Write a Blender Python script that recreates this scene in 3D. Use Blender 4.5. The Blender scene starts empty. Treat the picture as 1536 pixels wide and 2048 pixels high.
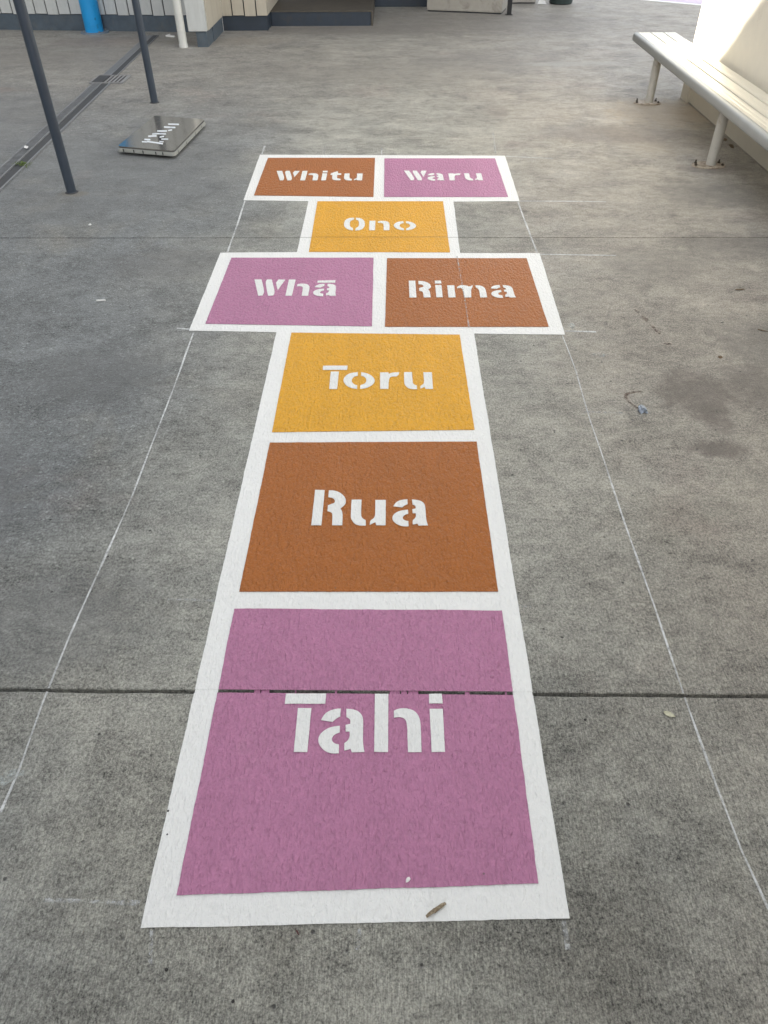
import bpy, bmesh, math, random
from mathutils import Vector, Matrix, noise
from mathutils.geometry import tessellate_polygon
random.seed(7)
R = math.radians
SC = bpy.context.scene
COL = SC.collection

# ---------------------------------------------------------------- camera, sky, sun, exposure
CAM = [1487.0, -0.01193, 0.732771, -0.005807, 0.061187, -0.548654, 1.498773]
F_PX, YAW, PITCH, ROLL, CX, CY, CZ = CAM
cd = bpy.data.cameras.new('camera'); cam = bpy.data.objects.new('camera', cd); COL.objects.link(cam)
cy_, sy_, cp_, sp_ = math.cos(YAW), math.sin(YAW), math.cos(PITCH), math.sin(PITCH)
fw = Vector((sy_*cp_, cy_*cp_, -sp_)); rt = Vector((cy_, -sy_, 0)); up = rt.cross(fw)
r2 = math.cos(ROLL)*rt + math.sin(ROLL)*up; u2 = -math.sin(ROLL)*rt + math.cos(ROLL)*up
cam.matrix_world = Matrix(((r2.x, u2.x, -fw.x, CX), (r2.y, u2.y, -fw.y, CY), (r2.z, u2.z, -fw.z, CZ), (0, 0, 0, 1)))
cd.sensor_fit = 'VERTICAL'; cd.sensor_height = 36.0; cd.lens = F_PX/2048*36.0
cd.clip_start = 0.05; cd.clip_end = 500
SC.camera = cam
SC.render.resolution_x = 768; SC.render.resolution_y = 1024

SUN_DIR = Vector((-1.30, -1.05, 1.0)).normalized()      # towards the sun
ELEV = math.asin(SUN_DIR.z); AZ = math.atan2(SUN_DIR.x, SUN_DIR.y)
w = bpy.data.worlds.new('World'); SC.world = w; w.use_nodes = True
nt = w.node_tree; nt.nodes.clear()
sky = nt.nodes.new('ShaderNodeTexSky'); sky.sky_type = 'NISHITA'; sky.sun_disc = False
sky.sun_elevation = ELEV; sky.sun_rotation = AZ; sky.dust_density = 3.0; sky.air_density = 1.0; sky.ozone_density = 1.0
hs = nt.nodes.new('ShaderNodeHueSaturation'); hs.inputs['Saturation'].default_value = 0.17
bg = nt.nodes.new('ShaderNodeBackground'); bg.inputs['Strength'].default_value = 0.12
wo = nt.nodes.new('ShaderNodeOutputWorld')
nt.links.new(sky.outputs[0], hs.inputs['Color']); nt.links.new(hs.outputs[0], bg.inputs['Color']); nt.links.new(bg.outputs[0], wo.inputs[0])
sl = bpy.data.lights.new('sun', 'SUN'); sl.energy = 5.0; sl.angle = R(0.5); sl.color = (1.0, 0.93, 0.82)
sun = bpy.data.objects.new('sun', sl); COL.objects.link(sun)
sun.rotation_euler = SUN_DIR.to_track_quat('Z', 'Y').to_euler(); sun.location = (-20, -16, 15)
SC.view_settings.view_transform = 'Standard'; SC.view_settings.look = 'None'
SC.view_settings.gamma = 1.0; SC.view_settings.exposure = 2.30
try:
    SC.cycles.max_bounces = 8; SC.cycles.diffuse_bounces = 4
except Exception: pass

# ---------------------------------------------------------------- measured ground data (metres)
GL = {'T': [[(0.0, 0.995), (1.0, 0.998), (0.994, 0.813), (0.007, 0.807)], [(0.338, 0.733), (0.67, 0.734), (0.667, -0.006), (0.355, -0.007)]], 'a': [[(0.446, 0.727), (0.448, 0.588), (0.363, 0.553), (0.285, 0.493), (0.032, 0.526), (0.087, 0.616), (0.183, 0.684), (0.31, 0.719)], [(0.45, 0.429), (0.457, 0.316), (0.348, 0.283), (0.294, 0.218), (0.309, 0.159), (0.374, 0.127), (0.453, 0.116), (0.462, -0.026), (0.326, -0.031), (0.187, -0.0), (0.055, 0.08), (0.0, 0.18), (0.021, 0.273), (0.114, 0.352), (0.261, 0.41)], [(0.573, 0.725), (0.701, 0.718), (0.832, 0.687), (0.926, 0.614), (0.952, 0.531), (0.957, 0.37), (0.96, 0.147), (1.0, -0.002), (0.738, -0.007), (0.704, 0.047), (0.576, 0.019), (0.567, 0.137), (0.639, 0.178), (0.678, 0.257), (0.667, 0.331), (0.582, 0.331), (0.574, 0.444), (0.671, 0.463), (0.674, 0.521), (0.639, 0.559), (0.583, 0.58)]], 'h': [[(0.0, 0.996), (0.299, 0.997), (0.297, -0.001), (0.008, 0.001)], [(0.422, 0.693), (0.512, 0.728), (0.627, 0.739), (0.742, 0.732), (0.869, 0.695), (0.949, 0.627), (0.993, 0.52), (1.0, 0.339), (0.998, 0.0), (0.715, -0.001), (0.71, 0.338), (0.701, 0.49), (0.662, 0.553), (0.587, 0.581), (0.498, 0.584), (0.422, 0.571)]], 'i': [[(0.01, 1.0), (0.975, 1.004), (1.0, 0.829), (0.0, 0.828)], [(0.016, 0.729), (0.984, 0.73), (0.97, 0.005), (0.018, 0.002)]], 'R': [[(0.0, 1.001), (0.304, 0.994), (0.312, -0.004), (0.009, -0.005)], [(0.437, 0.989), (0.619, 0.984), (0.838, 0.901), (0.966, 0.777), (1.0, 0.678), (0.982, 0.568), (0.848, 0.459), (0.929, 0.352), (0.942, -0.003), (0.634, -0.003), (0.618, 0.304), (0.574, 0.356), (0.455, 0.386), (0.451, 0.547), (0.577, 0.591), (0.657, 0.628), (0.659, 0.69), (0.6, 0.759), (0.44, 0.788)]], 'u': [[(0.0, 0.712), (0.288, 0.713), (0.294, 0.263), (0.342, 0.182), (0.44, 0.136), (0.446, -0.012), (0.279, -0.013), (0.134, 0.021), (0.025, 0.147), (0.0, 0.239)], [(0.695, 0.706), (1.0, 0.707), (1.0, 0.0), (0.732, -0.0), (0.711, 0.084), (0.553, 0.01), (0.556, 0.125), (0.667, 0.194), (0.701, 0.264)]], 'o': [[(0.441, 0.711), (0.449, 0.552), (0.324, 0.516), (0.257, 0.394), (0.272, 0.274), (0.342, 0.188), (0.448, 0.137), (0.45, -0.004), (0.273, 0.029), (0.098, 0.137), (0.0, 0.308), (0.0, 0.429), (0.07, 0.569), (0.209, 0.675)], [(0.548, 0.711), (0.741, 0.665), (0.904, 0.552), (1.0, 0.395), (0.99, 0.257), (0.89, 0.121), (0.712, 0.02), (0.545, -0.004), (0.551, 0.154), (0.679, 0.206), (0.733, 0.308), (0.723, 0.429), (0.654, 0.517), (0.555, 0.552)]], 'r': [[(0.0, 0.701), (0.438, 0.701), (0.438, 0.641), (0.688, 0.701), (1.0, 0.701), (0.978, 0.605), (0.853, 0.524), (0.604, 0.524), (0.46, 0.447), (0.443, 0.003), (0.019, -0.003)]], 'm': [[(0.003, 0.714), (0.19, 0.714), (0.183, 0.003), (0.0, -0.006)], [(0.26, 0.625), (0.352, 0.723), (0.48, 0.713), (0.582, 0.634), (0.678, 0.713), (0.665, 0.6), (0.611, 0.454), (0.586, 0.003), (0.408, -0.006), (0.41, 0.479), (0.352, 0.566), (0.254, 0.537)], [(0.749, 0.713), (0.867, 0.713), (0.975, 0.6), (1.0, 0.406), (0.998, 0.002), (0.816, -0.007), (0.826, 0.43), (0.788, 0.537), (0.746, 0.6)]], 'W': [[(0.0, 1.005), (0.231, 1.005), (0.435, 0.262), (0.409, 0.021), (0.276, 0.003)], [(0.368, 0.855), (0.412, 1.004), (0.563, 1.004), (0.777, 0.206), (0.74, 0.014), (0.586, 0.003)], [(0.725, 0.796), (0.784, 1.004), (1.0, 0.992), (0.842, 0.337)]], 'O': [[(0.453, 0.994), (0.462, 0.836), (0.338, 0.792), (0.274, 0.636), (0.293, 0.351), (0.347, 0.243), (0.455, 0.165), (0.461, -0.014), (0.257, 0.037), (0.062, 0.222), (0.009, 0.417), (0.0, 0.637), (0.068, 0.86), (0.246, 0.986)], [(0.543, 0.994), (0.752, 0.971), (0.932, 0.813), (1.0, 0.59), (0.994, 0.306), (0.9, 0.091), (0.749, -0.002), (0.569, -0.014), (0.572, 0.165), (0.685, 0.242), (0.722, 0.415), (0.701, 0.68), (0.669, 0.791), (0.552, 0.836)]], 't': [[(0.005, 0.733), (0.641, 0.96), (0.674, 0.731), (0.979, 0.731), (1.0, 0.573), (0.638, 0.56), (0.658, 0.222), (0.997, 0.154), (0.987, 0.008), (0.51, 0.009), (0.229, 0.089), (0.184, 0.561), (0.0, 0.575)]], 'n': [[(0.0, 0.745), (0.299, 0.745), (0.297, -0.001), (0.008, 0.001)], [(0.422, 0.693), (0.512, 0.728), (0.627, 0.739), (0.742, 0.732), (0.869, 0.695), (0.949, 0.627), (0.993, 0.52), (1.0, 0.339), (0.998, 0.0), (0.715, -0.001), (0.71, 0.338), (0.701, 0.49), (0.662, 0.553), (0.587, 0.581), (0.498, 0.584), (0.422, 0.571)]]}
WORDS = {'Tahi': (0.3177, 0.4775, [('T', -0.1854, -0.09), ('a', -0.1005, 0.0045), ('h', 0.0251, 0.1309), ('i', 0.1522, 0.1836)]), 'Rua': (1.0518, 1.2119, [('R', -0.1733, -0.0751), ('u', -0.058, 0.0465), ('a', 0.0659, 0.1712)]), 'Toru': (1.7871, 1.9508, [('T', -0.1997, -0.105), ('o', -0.1161, 0.0011), ('r', 0.0201, 0.0928), ('u', 0.1109, 0.2164)]), 'Rima': (2.5274, 2.6963, [('R', 0.1418, 0.2422), ('i', 0.2607, 0.2903), ('m', 0.3147, 0.4862), ('a', 0.5059, 0.6124)]), 'Wha': (2.5442, 2.7092, [('W', -0.5684, -0.4261), ('h', -0.4092, -0.3068), ('a', -0.2883, -0.1836), ('-', -0.2763, -0.1945)]), 'Ono': (3.2939, 3.4682, [('O', -0.1885, -0.0774), ('n', -0.0545, 0.0524), ('o', 0.0741, 0.1919)]), 'Whitu': (4.0622, 4.2356, [('W', -0.6422, -0.5), ('h', -0.4836, -0.3793), ('i', -0.3579, -0.3281), ('t', -0.308, -0.2419), ('u', -0.223, -0.113)]), 'Waru': (4.0597, 4.2359, [('W', 0.1385, 0.2766), ('a', 0.2767, 0.3771), ('r', 0.4064, 0.4811), ('u', 0.5024, 0.6062)])}
OUTLINE = [(-0.4022, -0.0427), (-0.4109, 2.2217), (-0.7751, 2.2344), (-0.7798, 3.0221), (-0.4029, 3.0272), (-0.4048, 3.7283), (-0.7739, 3.7457), (-0.7895, 4.5698), (0.7913, 4.5387), (0.7806, 3.7233), (0.4102, 3.717), (0.3989, 3.0135), (0.788, 3.0126), (0.7727, 2.2009), (0.4017, 2.2092), (0.3979, -0.0202)]
CELLS = {'Tahi': [(-0.3466, 0.0151), (-0.3493, 0.7316), (0.3537, 0.7278), (0.348, 0.0416)], 'Rua': [(-0.3452, 0.7914), (-0.3446, 1.4596), (0.3493, 1.4667), (0.3503, 0.7943)], 'Toru': [(-0.3451, 1.5194), (-0.3481, 2.2133), (0.3414, 2.1967), (0.3482, 1.5354)], 'Wha': [(-0.7171, 2.2903), (-0.715, 2.9567), (-0.0244, 2.9553), (-0.0179, 2.2685)], 'Rima': [(0.0362, 2.2642), (0.0411, 2.9493), (0.7158, 2.948), (0.7152, 2.2642)], 'Ono': [(-0.3437, 3.0271), (-0.3534, 3.7203), (0.3514, 3.7173), (0.3502, 3.0195)], 'Whitu': [(-0.7244, 3.8175), (-0.7286, 4.4976), (-0.0434, 4.4932), (-0.0399, 3.7902)], 'Waru': [(0.0198, 3.79), (0.0174, 4.4827), (0.7209, 4.4781), (0.7235, 3.7868)]}
CHALK = [[(-0.7815, 4.7621), (-0.7792, 4.5906)], [(-0.7642, 3.7377), (-0.7472, 3.034)], [(-0.751, 2.2175), (-0.742, 1.6512), (-0.7387, 1.2048), (-0.7461, 0.8731), (-0.7535, 0.6369), (-0.7538, 0.4377), (-0.7476, 0.2734), (-0.7516, 0.1778)], [(0.7634, 5.0604), (0.7357, 4.5596)], [(0.7712, 3.7155), (0.7767, 3.0186)], [(0.759, 2.1926), (0.7644, 1.9113), (0.7557, 1.5985), (0.7569, 1.3205), (0.7549, 1.0086), (0.7575, 0.7433), (0.7533, 0.4592), (0.7553, 0.2473), (0.7607, 0.1095), (0.7738, -0.0046)], [(0.7966, 4.5284), (1.0906, 4.4858)], [(0.7844, 3.7311), (1.2625, 3.7134)], [(0.7887, 3.0007), (1.1564, 2.988)], [(-0.8295, 2.2557), (-0.7715, 2.2471)], [(0.7805, 2.2344), (0.9042, 2.226)], [(-0.5338, 0.7656), (-0.4032, 0.7609)], [(0.7372, 1.6475), (0.8804, 1.6416)], [(0.3773, 0.7503), (0.4318, 0.7436)], [(-0.435, 1.5019), (-0.4039, 1.4991)], [(-0.3843, 4.7592), (-0.3752, 4.5774)], [(-0.0041, 4.7128), (-0.0027, 4.5749)], [(-0.3811, -0.0451), (-0.3699, -0.103)], [(0.3859, -0.0246), (0.3857, -0.0736)], [(0.0061, -0.0409), (0.0036, -0.0761)], [(-0.6069, 0.0052), (-0.4144, 0.002)]]
SCAR = [(0.3811, 2.9662), (0.3833, 2.716), (0.3849, 2.4856), (0.3844, 2.2514)]
STROKES = [[(-1.4962, 5.1059), (-1.4195, 5.0985), (-1.4129, 5.0675), (-1.4892, 5.0749)], [(-1.5086, 5.0349), (-1.4276, 5.0228), (-1.4206, 4.9906), (-1.5013, 5.0026)], [(-1.5334, 4.9393), (-1.4667, 4.9388), (-1.4596, 4.9074), (-1.5261, 4.9079)], [(-1.4605, 4.9471), (-1.4373, 4.9627), (-1.432, 4.9385), (-1.4551, 4.923)], [(-1.549, 4.8653), (-1.5181, 4.8795), (-1.5108, 4.8487), (-1.5416, 4.8346)], [(-1.5176, 4.8777), (-1.4573, 4.8682), (-1.4512, 4.841), (-1.5112, 4.8505)], [(-1.5648, 4.8168), (-1.5105, 4.8253), (-1.5034, 4.795), (-1.5574, 4.7866)], [(-1.4827, 4.7957), (-1.458, 4.8133), (-1.4523, 4.7884), (-1.4769, 4.7709)], [(-1.573, 4.7445), (-1.5322, 4.7416), (-1.525, 4.712), (-1.5657, 4.7149)], [(-1.462, 4.7515), (-1.4166, 4.7511), (-1.4111, 4.7267), (-1.4563, 4.727)], [(-1.5751, 4.6908), (-1.5393, 4.6862), (-1.5338, 4.6639), (-1.5695, 4.6685)], [(-1.5429, 4.7009), (-1.4288, 4.6521), (-1.4222, 4.6233), (-1.5357, 4.6716)], [(-1.462, 4.6959), (-1.4313, 4.6854), (-1.4282, 4.6717), (-1.4588, 4.6822)]]
PT = {'stick': (0.1485, -0.0095), 'leaf': (0.7047, 0.4185), 'foil': (0.9513, 1.651), 'fleck': (0.0965, 0.0456), 'cig': (-1.2186, 2.5011), 'chip2': (-1.5354, 3.3857), 'wood': (1.6275, 2.6116), 'frag': (1.589, 2.2344), 'redleaf': (-0.1095, -0.0476), 'st1': (-0.3384, -0.1108), 'st2': (-0.2114, -0.1586), 'st3': (0.5085, 0.4043), 'st4': (1.3457, 2.0225), 'weed': (-2.2556, 4.3582), 'paper': (-2.3323, 4.6539), 'hook': (-2.246, 8.5599), 'sm1': (0.8823, 2.0413), 'sm2': (0.8128, 2.2771), 'stA': (1.1764, 1.7244), 'stB': (1.1512, 1.4271), 'rs1': (0.9178, 1.7567), 'rs2': (0.9835, 1.78), 'rs3': (0.9167, 1.676), 'tri': (1.9255, 10.5739), 'st5': (1.1124, 1.6296), 'spk1': (-0.4004, 0.182), 'spk2': (-0.3914, 0.1327), 'st6': (-1.8222, 3.9898), 'big1': (0.9272, 1.2706), 'b2': (1.1522, 2.3294), 'b3': (1.1681, 2.1196), 'redline': (1.1703, 2.1276), 'bend': (-0.741, 0.2617), 'smear': (-0.7692, 0.25), 'dirt1': (2.3696, 4.7067), 'dirt2': (2.3556, 4.7612)}

# ---------------------------------------------------------------- helpers
def link(name, me, m=None, parent=None):
    o = bpy.data.objects.new(name, me); COL.objects.link(o)
    if m is not None and me is not None: me.materials.append(m)
    if parent is not None: o.parent = parent
    return o
def obj(name, bm, m, parent=None, smooth=False):
    me = bpy.data.meshes.new(name)
    bmesh.ops.recalc_face_normals(bm, faces=bm.faces)
    bm.to_mesh(me); bm.free()
    if smooth:
        for p in me.polygons: p.use_smooth = True
    return link(name, me, m, parent)
def tag(o, label=None, cat=None, group=None, kind=None):
    if label: o['label'] = label
    if cat: o['category'] = cat
    if group: o['group'] = group
    if kind: o['kind'] = kind
    return o
def thing(name, label, cat, loc=(0, 0, 0), group=None):
    o = bpy.data.objects.new(name, None); COL.objects.link(o); o.empty_display_size = 0.05
    o.location = loc
    return tag(o, label, cat, group)
def child_fix(root):
    """parts are modelled in world metres: shift them by the root's location"""
    L = Matrix.Translation(-Vector(root.location))
    def rec(o):
        for c in o.children:
            if c.type == 'MESH' and not c.get('_done'):
                c.data.transform(L); 
            rec(c)
    rec(root)
def box(bm, x0, x1, y0, y1, z0, z1, bev=0.0, mat=None):
    r = bmesh.ops.create_cube(bm, size=1.0)
    vs = r['verts']
    M = Matrix.Translation(((x0+x1)/2, (y0+y1)/2, (z0+z1)/2)) @ Matrix.Diagonal((x1-x0, y1-y0, z1-z0, 1))
    if mat is not None: M = mat @ M
    bmesh.ops.transform(bm, matrix=M, verts=vs)
    if bev > 0:
        es = list({e for v in vs for e in v.link_edges})
        bmesh.ops.bevel(bm, geom=es, offset=bev, segments=2, affect='EDGES', profile=0.6)
def cyl(bm, p0, p1, r0, r1=None, seg=28, cap=True):
    r1 = r0 if r1 is None else r1
    p0, p1 = Vector(p0), Vector(p1); d = p1-p0
    q = d.to_track_quat('Z', 'Y').to_matrix().to_4x4()
    M = Matrix.Translation((p0+p1)/2) @ q
    return bmesh.ops.create_cone(bm, cap_ends=cap, segments=seg, radius1=r0, radius2=r1, depth=d.length, matrix=M)['verts']
def smooth_poly(pts, it=2, lim=52):
    pts = [Vector((p[0], p[1])) for p in pts]
    for _ in range(it):
        out = []; n = len(pts)
        for i in range(n):
            a, b, c = pts[i-1], pts[i], pts[(i+1) % n]
            d1, d2 = b-a, c-b
            if d1.length < 1e-9 or d2.length < 1e-9: continue
            ang = math.degrees(abs(d1.angle_signed(d2)))
            if ang < lim and ang > 3:
                out.append(b.lerp(a, .25)); out.append(b.lerp(c, .25))
            else: out.append(b)
        pts = out
    return pts
def rough_poly(pts, step, amp, seed=0):
    out = []; n = len(pts)
    for i in range(n):
        a, b = Vector(pts[i][:2]), Vector(pts[(i+1) % n][:2])
        L = (b-a).length; k = max(1, int(L/step)); nrm = Vector((-(b-a).y, (b-a).x)).normalized()
        for j in range(k):
            p = a.lerp(b, j/k)
            if j > 0 or True:
                s = noise.noise(Vector((p.x*60+seed, p.y*60, seed*3.1)))*1.0 + noise.noise(Vector((p.x*9+seed, p.y*9, seed)))*1.2
                p = p + nrm*s*amp
            out.append(p)
    return out
def clip(pts, fn):
    """keep the side where fn(p) >= 0"""
    out = []; n = len(pts)
    for i in range(n):
        a, b = pts[i], pts[(i+1) % n]; fa, fb = fn(a), fn(b)
        if fa >= 0: out.append(a)
        if (fa >= 0) != (fb >= 0): out.append(a.lerp(b, fa/(fa-fb)))
    return out
def G1(x): return 0.4752 + (-0.0044)*x + 0.0022*noise.noise(Vector((x*7, 3.3, 0))) + 0.0009*noise.noise(Vector((x*40, 1.3, 0)))
def W1(x): return 0.0050 + 0.0012*noise.noise(Vector((x*11, 8.3, 2))) + 0.0010*noise.noise(Vector((x*60, 5.3, 2)))
def G2(x): return 3.210 + (-0.001)*x + 0.003*noise.noise(Vector((x*3, 9.3, 0)))
def W2(x): return 0.0034 + 0.0010*noise.noise(Vector((x*20, 6.3, 2)))
def sheet(bm, pts, z, grooves=True, thick=0.0012):
    pts = [Vector(p[:2]) for p in pts]
    pieces = [pts]
    if grooves:
        out = []
        for p in pieces:
            ys = [q.y for q in p]
            if min(ys) < G1(0) < max(ys):
                out += [clip(p, lambda q: (G1(q.x)-W1(q.x))-q.y), clip(p, lambda q: q.y-(G1(q.x)+W1(q.x)))]
            else: out.append(p)
        pieces = out; out = []
        for p in pieces:
            ys = [q.y for q in p]
            if min(ys) < G2(0) < max(ys):
                out += [clip(p, lambda q: (G2(q.x)-W2(q.x)*.8)-q.y), clip(p, lambda q: q.y-(G2(q.x)+W2(q.x)*.8))]
            else: out.append(p)
        pieces = out
    for p in pieces:
        if len(p) < 3: continue
        # drop duplicates
        q = [p[0]]
        for v in p[1:]:
            if (v-q[-1]).length > 1e-6: q.append(v)
        if (q[0]-q[-1]).length < 1e-6: q.pop()
        if len(q) < 3: continue
        vs = [bm.verts.new((v.x, v.y, z)) for v in q]
        for t in tessellate_polygon([[Vector((v.x, v.y, 0)) for v in q]]):
            if len(set(t)) == 3:
                try: bm.faces.new([vs[i] for i in t])
                except ValueError: pass
        if thick > 0:
            lo = [bm.verts.new((v.x, v.y, z-thick)) for v in q]
            n = len(q)
            for i in range(n):
                bm.faces.new((vs[i], lo[i], lo[(i+1) % n], vs[(i+1) % n]))
def flat(name, bm, m, parent=None):
    me = bpy.data.meshes.new(name); 
    bmesh.ops.recalc_face_normals(bm, faces=bm.faces)
    for f in bm.faces:
        f.normal_update()
        if abs(f.normal.z) > .7 and f.normal.z < 0: f.normal_flip()
    bm.to_mesh(me); bm.free()
    return link(name, me, m, parent)

# ---------------------------------------------------------------- materials
class NT:
    def __init__(s, name):
        s.m = bpy.data.materials.new(name); s.m.use_nodes = True; s.t = s.m.node_tree
        s.b = s.t.nodes['Principled BSDF']; s.tc = s.t.nodes.new('ShaderNodeTexCoord')
    def n(s, kind, **kw):
        o = s.t.nodes.new(kind)
        for k, v in kw.items():
            if hasattr(o, k): setattr(o, k, v)
        return o
    def l(s, a, b): s.t.links.new(a, b)
    def mapping(s, scale=(1, 1, 1), loc=(0, 0, 0), rot=(0, 0, 0)):
        g = s.n('ShaderNodeNewGeometry'); mp = s.n('ShaderNodeMapping')
        mp.inputs['Scale'].default_value = scale; mp.inputs['Location'].default_value = loc; mp.inputs['Rotation'].default_value = rot
        s.l(g.outputs['Position'], mp.inputs['Vector']); return mp.outputs[0]
    def noise(s, sc, det=4, rough=.55, vec=None, dist=0.0, scale=(1, 1, 1), loc=(0, 0, 0), rot=(0, 0, 0)):
        t = s.n('ShaderNodeTexNoise'); t.inputs['Scale'].default_value = sc; t.inputs['Detail'].default_value = det
        t.inputs['Roughness'].default_value = rough; t.inputs['Distortion'].default_value = dist
        s.l(vec or s.mapping(scale, loc, rot), t.inputs['Vector']); return t.outputs['Fac']
    def voro(s, sc, feat='F1', scale=(1, 1, 1), rnd=1.0, out='Distance'):
        t = s.n('ShaderNodeTexVoronoi'); t.feature = feat; t.inputs['Scale'].default_value = sc; t.inputs['Randomness'].default_value = rnd
        s.l(s.mapping(scale), t.inputs['Vector']); return t.outputs[out]
    def rng(s, v, a, b, c=0., d=1., smooth=False):
        r = s.n('ShaderNodeMapRange'); r.clamp = True
        if smooth: r.interpolation_type = 'SMOOTHSTEP'
        r.inputs[1].default_value = a; r.inputs[2].default_value = b; r.inputs[3].default_value = c; r.inputs[4].default_value = d
        s.l(v, r.inputs[0]); return r.outputs[0]
    def math(s, op, a, b=None):
        m = s.n('ShaderNodeMath'); m.operation = op
        for i, v in enumerate((a, b)):
            if v is None: continue
            if isinstance(v, (int, float)): m.inputs[i].default_value = v
            else: s.l(v, m.inputs[i])
        return m.outputs[0]
    def mix(s, f, a, b, mode='MIX'):
        m = s.n('ShaderNodeMix'); m.data_type = 'RGBA'; m.blend_type = mode
        for sock, v in ((m.inputs[0], f), (m.inputs[6], a), (m.inputs[7], b)):
            if isinstance(v, (int, float)): sock.default_value = v
            elif isinstance(v, tuple): sock.default_value = (*v, 1)
            else: s.l(v, sock)
        return m.outputs[2]
    def bump(s, h, strength, dist, normal=None):
        b = s.n('ShaderNodeBump'); b.inputs['Strength'].default_value = strength; b.inputs['Distance'].default_value = dist
        s.l(h, b.inputs['Height'])
        if normal is not None: s.l(normal, b.inputs['Normal'])
        return b.outputs[0]
    def set(s, color=None, rough=None, metal=None, normal=None, spec=None, alpha=None):
        for nm, v in (('Base Color', color), ('Roughness', rough), ('Metallic', metal), ('Normal', normal), ('Specular IOR Level', spec), ('Alpha', alpha)):
            if v is None: continue
            if isinstance(v, (int, float)): s.b.inputs[nm].default_value = v
            elif isinstance(v, tuple): s.b.inputs[nm].default_value = (*v, 1)
            else: s.l(v, s.b.inputs[nm])
        return s.m

def concrete():
    s = NT('concrete')
    sep = s.n('ShaderNodeSeparateXYZ'); g = s.n('ShaderNodeNewGeometry'); s.l(g.outputs['Position'], sep.inputs[0]); X, Y = sep.outputs[0], sep.outputs[1]
    big = s.noise(0.85, 6, .66, dist=.6, scale=(1, .8, 1), loc=(3.1, 1.7, 0))
    mid = s.noise(3.2, 6, .62, dist=.4, scale=(.8, 1.1, 1), loc=(8.3, .4, 0))
    sm = s.noise(17, 5, .65, scale=(.8, 1.2, 1))
    fine = s.noise(135, 3, .7, scale=(1.15, .85, 1))
    grit = s.noise(300, 2, .6)
    # worn/rough zone with exposed aggregate at the left, by a slow noise
    left = s.rng(s.math('ADD', X, s.math('MULTIPLY', s.math('SUBTRACT', s.noise(.9, 3, .5), .5), 1.5)), -.30, -1.15, 0, 1, True)
    right = s.rng(s.math('ADD', X, s.math('MULTIPLY', s.math('SUBTRACT', s.noise(1.1, 3, .5, loc=(5, 5, 0)), .5), 1.2)), .1, 1.3, 0, 1, True)
    far = s.rng(s.math('ADD', Y, s.math('MULTIPLY', big, 1.5)), 4.8, 8.0, 0, 1, True)
    cA = s.mix(s.rng(big, .35, .65), (.252, .256, .228), (.308, .304, .264))
    cA = s.mix(left, cA, (.136, .147, .148))
    cA = s.mix(s.math('MULTIPLY', right, .85), cA, (.280, .254, .212))
    cA = s.mix(s.math('MULTIPLY', far, .7), cA, (.220, .199, .164))  # browner far end: dirt, with warm bounced light put into the colour
    # mottling
    f = s.math('ADD', s.rng(mid, .3, .7, .76, 1.26), s.rng(sm, .3, .7, -.16, .16))
    f = s.math('ADD', f, s.rng(fine, .35, .65, -.42, .42))
    f = s.math('ADD', f, s.rng(grit, .33, .67, -.34, .34))
    agg = s.noise(72, 3, .65, scale=(.85, 1.3, 1), loc=(3, 8, 1), dist=.5); agk = s.rng(left, 0, 1, .28, 1.0)
    f = s.math('ADD', f, s.math('MULTIPLY', s.rng(agg, .32, .68, -.26, .32), agk))
    sc2 = s.noise(5.5, 7, .78, scale=(.8, 1.25, 1), loc=(11, 3, 0), dist=.7)
    f = s.math('ADD', f, s.math('MULTIPLY', s.rng(sc2, .32, .68, -.34, .34), s.rng(Y, .5, 5.0, .32, .95)))
    shp = s.noise(24, 9, .82, scale=(.9, 1.15, 1), loc=(17, 3, 2), dist=.35)
    f = s.math('ADD', f, s.rng(shp, .36, .64, -.26, .26))
    sh2 = s.noise(6.5, 9, .8, scale=(1, 1, 1), loc=(1, 23, 2), dist=.9)
    f = s.math('ADD', f, s.math('MULTIPLY', s.rng(sh2, .50, .66, 0, -.30), s.rng(left, 0, 1, .45, 1.0)))
    # light specks of aggregate, strongest on the rough side
    v = s.voro(70, out='Distance'); vc = s.voro(70, out='Color')
    sp = s.math('MULTIPLY', s.rng(v, .12, .42, 1, 0), s.rng(s.noise(40, 2, .5, loc=(2, 2, 2)), .45, .62))
    f = s.math('ADD', f, s.math('MULTIPLY', sp, s.rng(left, 0, 1, .14, 1.15)))
    # pale streaks / trowel scuffs, long in x
    st = s.noise(3.4, 9, .8, scale=(.9, 1.2, 1), loc=(1.3, 9, 0), dist=.8)
    f = s.math('ADD', f, s.rng(st, .52, .72, 0, .34))
    # greenish-brown dirt patches
    dp = s.rng(s.noise(1.9, 5, .6, loc=(7.7, 2.2, 0), dist=.5), .55, .72, 0, .5)
    col = s.mix(dp, cA, (.20, .19, .155))
    pk = s.rng(s.noise(1.4, 4, .6, loc=(-4.7, 6.2, 0)), .60, .72, 0, .30)
    col = s.mix(pk, col, (.28, .215, .185))
    comb = s.n('ShaderNodeCombineColor'); 
    for i in range(3): s.l(f, comb.inputs[i])
    col = s.mix(1.0, col, comb.outputs[0], 'MULTIPLY')
    # stains with a shape of their own; some blots stand in for bounce and shade
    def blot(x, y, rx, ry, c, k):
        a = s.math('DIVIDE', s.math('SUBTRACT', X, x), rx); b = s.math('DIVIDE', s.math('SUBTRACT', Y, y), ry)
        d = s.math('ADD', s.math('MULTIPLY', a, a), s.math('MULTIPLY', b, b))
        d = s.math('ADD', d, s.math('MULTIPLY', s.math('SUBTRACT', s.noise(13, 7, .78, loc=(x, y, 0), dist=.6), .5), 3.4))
        return s.math('MULTIPLY', s.rng(d, .1, 1.25, 1, 0, True), k), c
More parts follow.
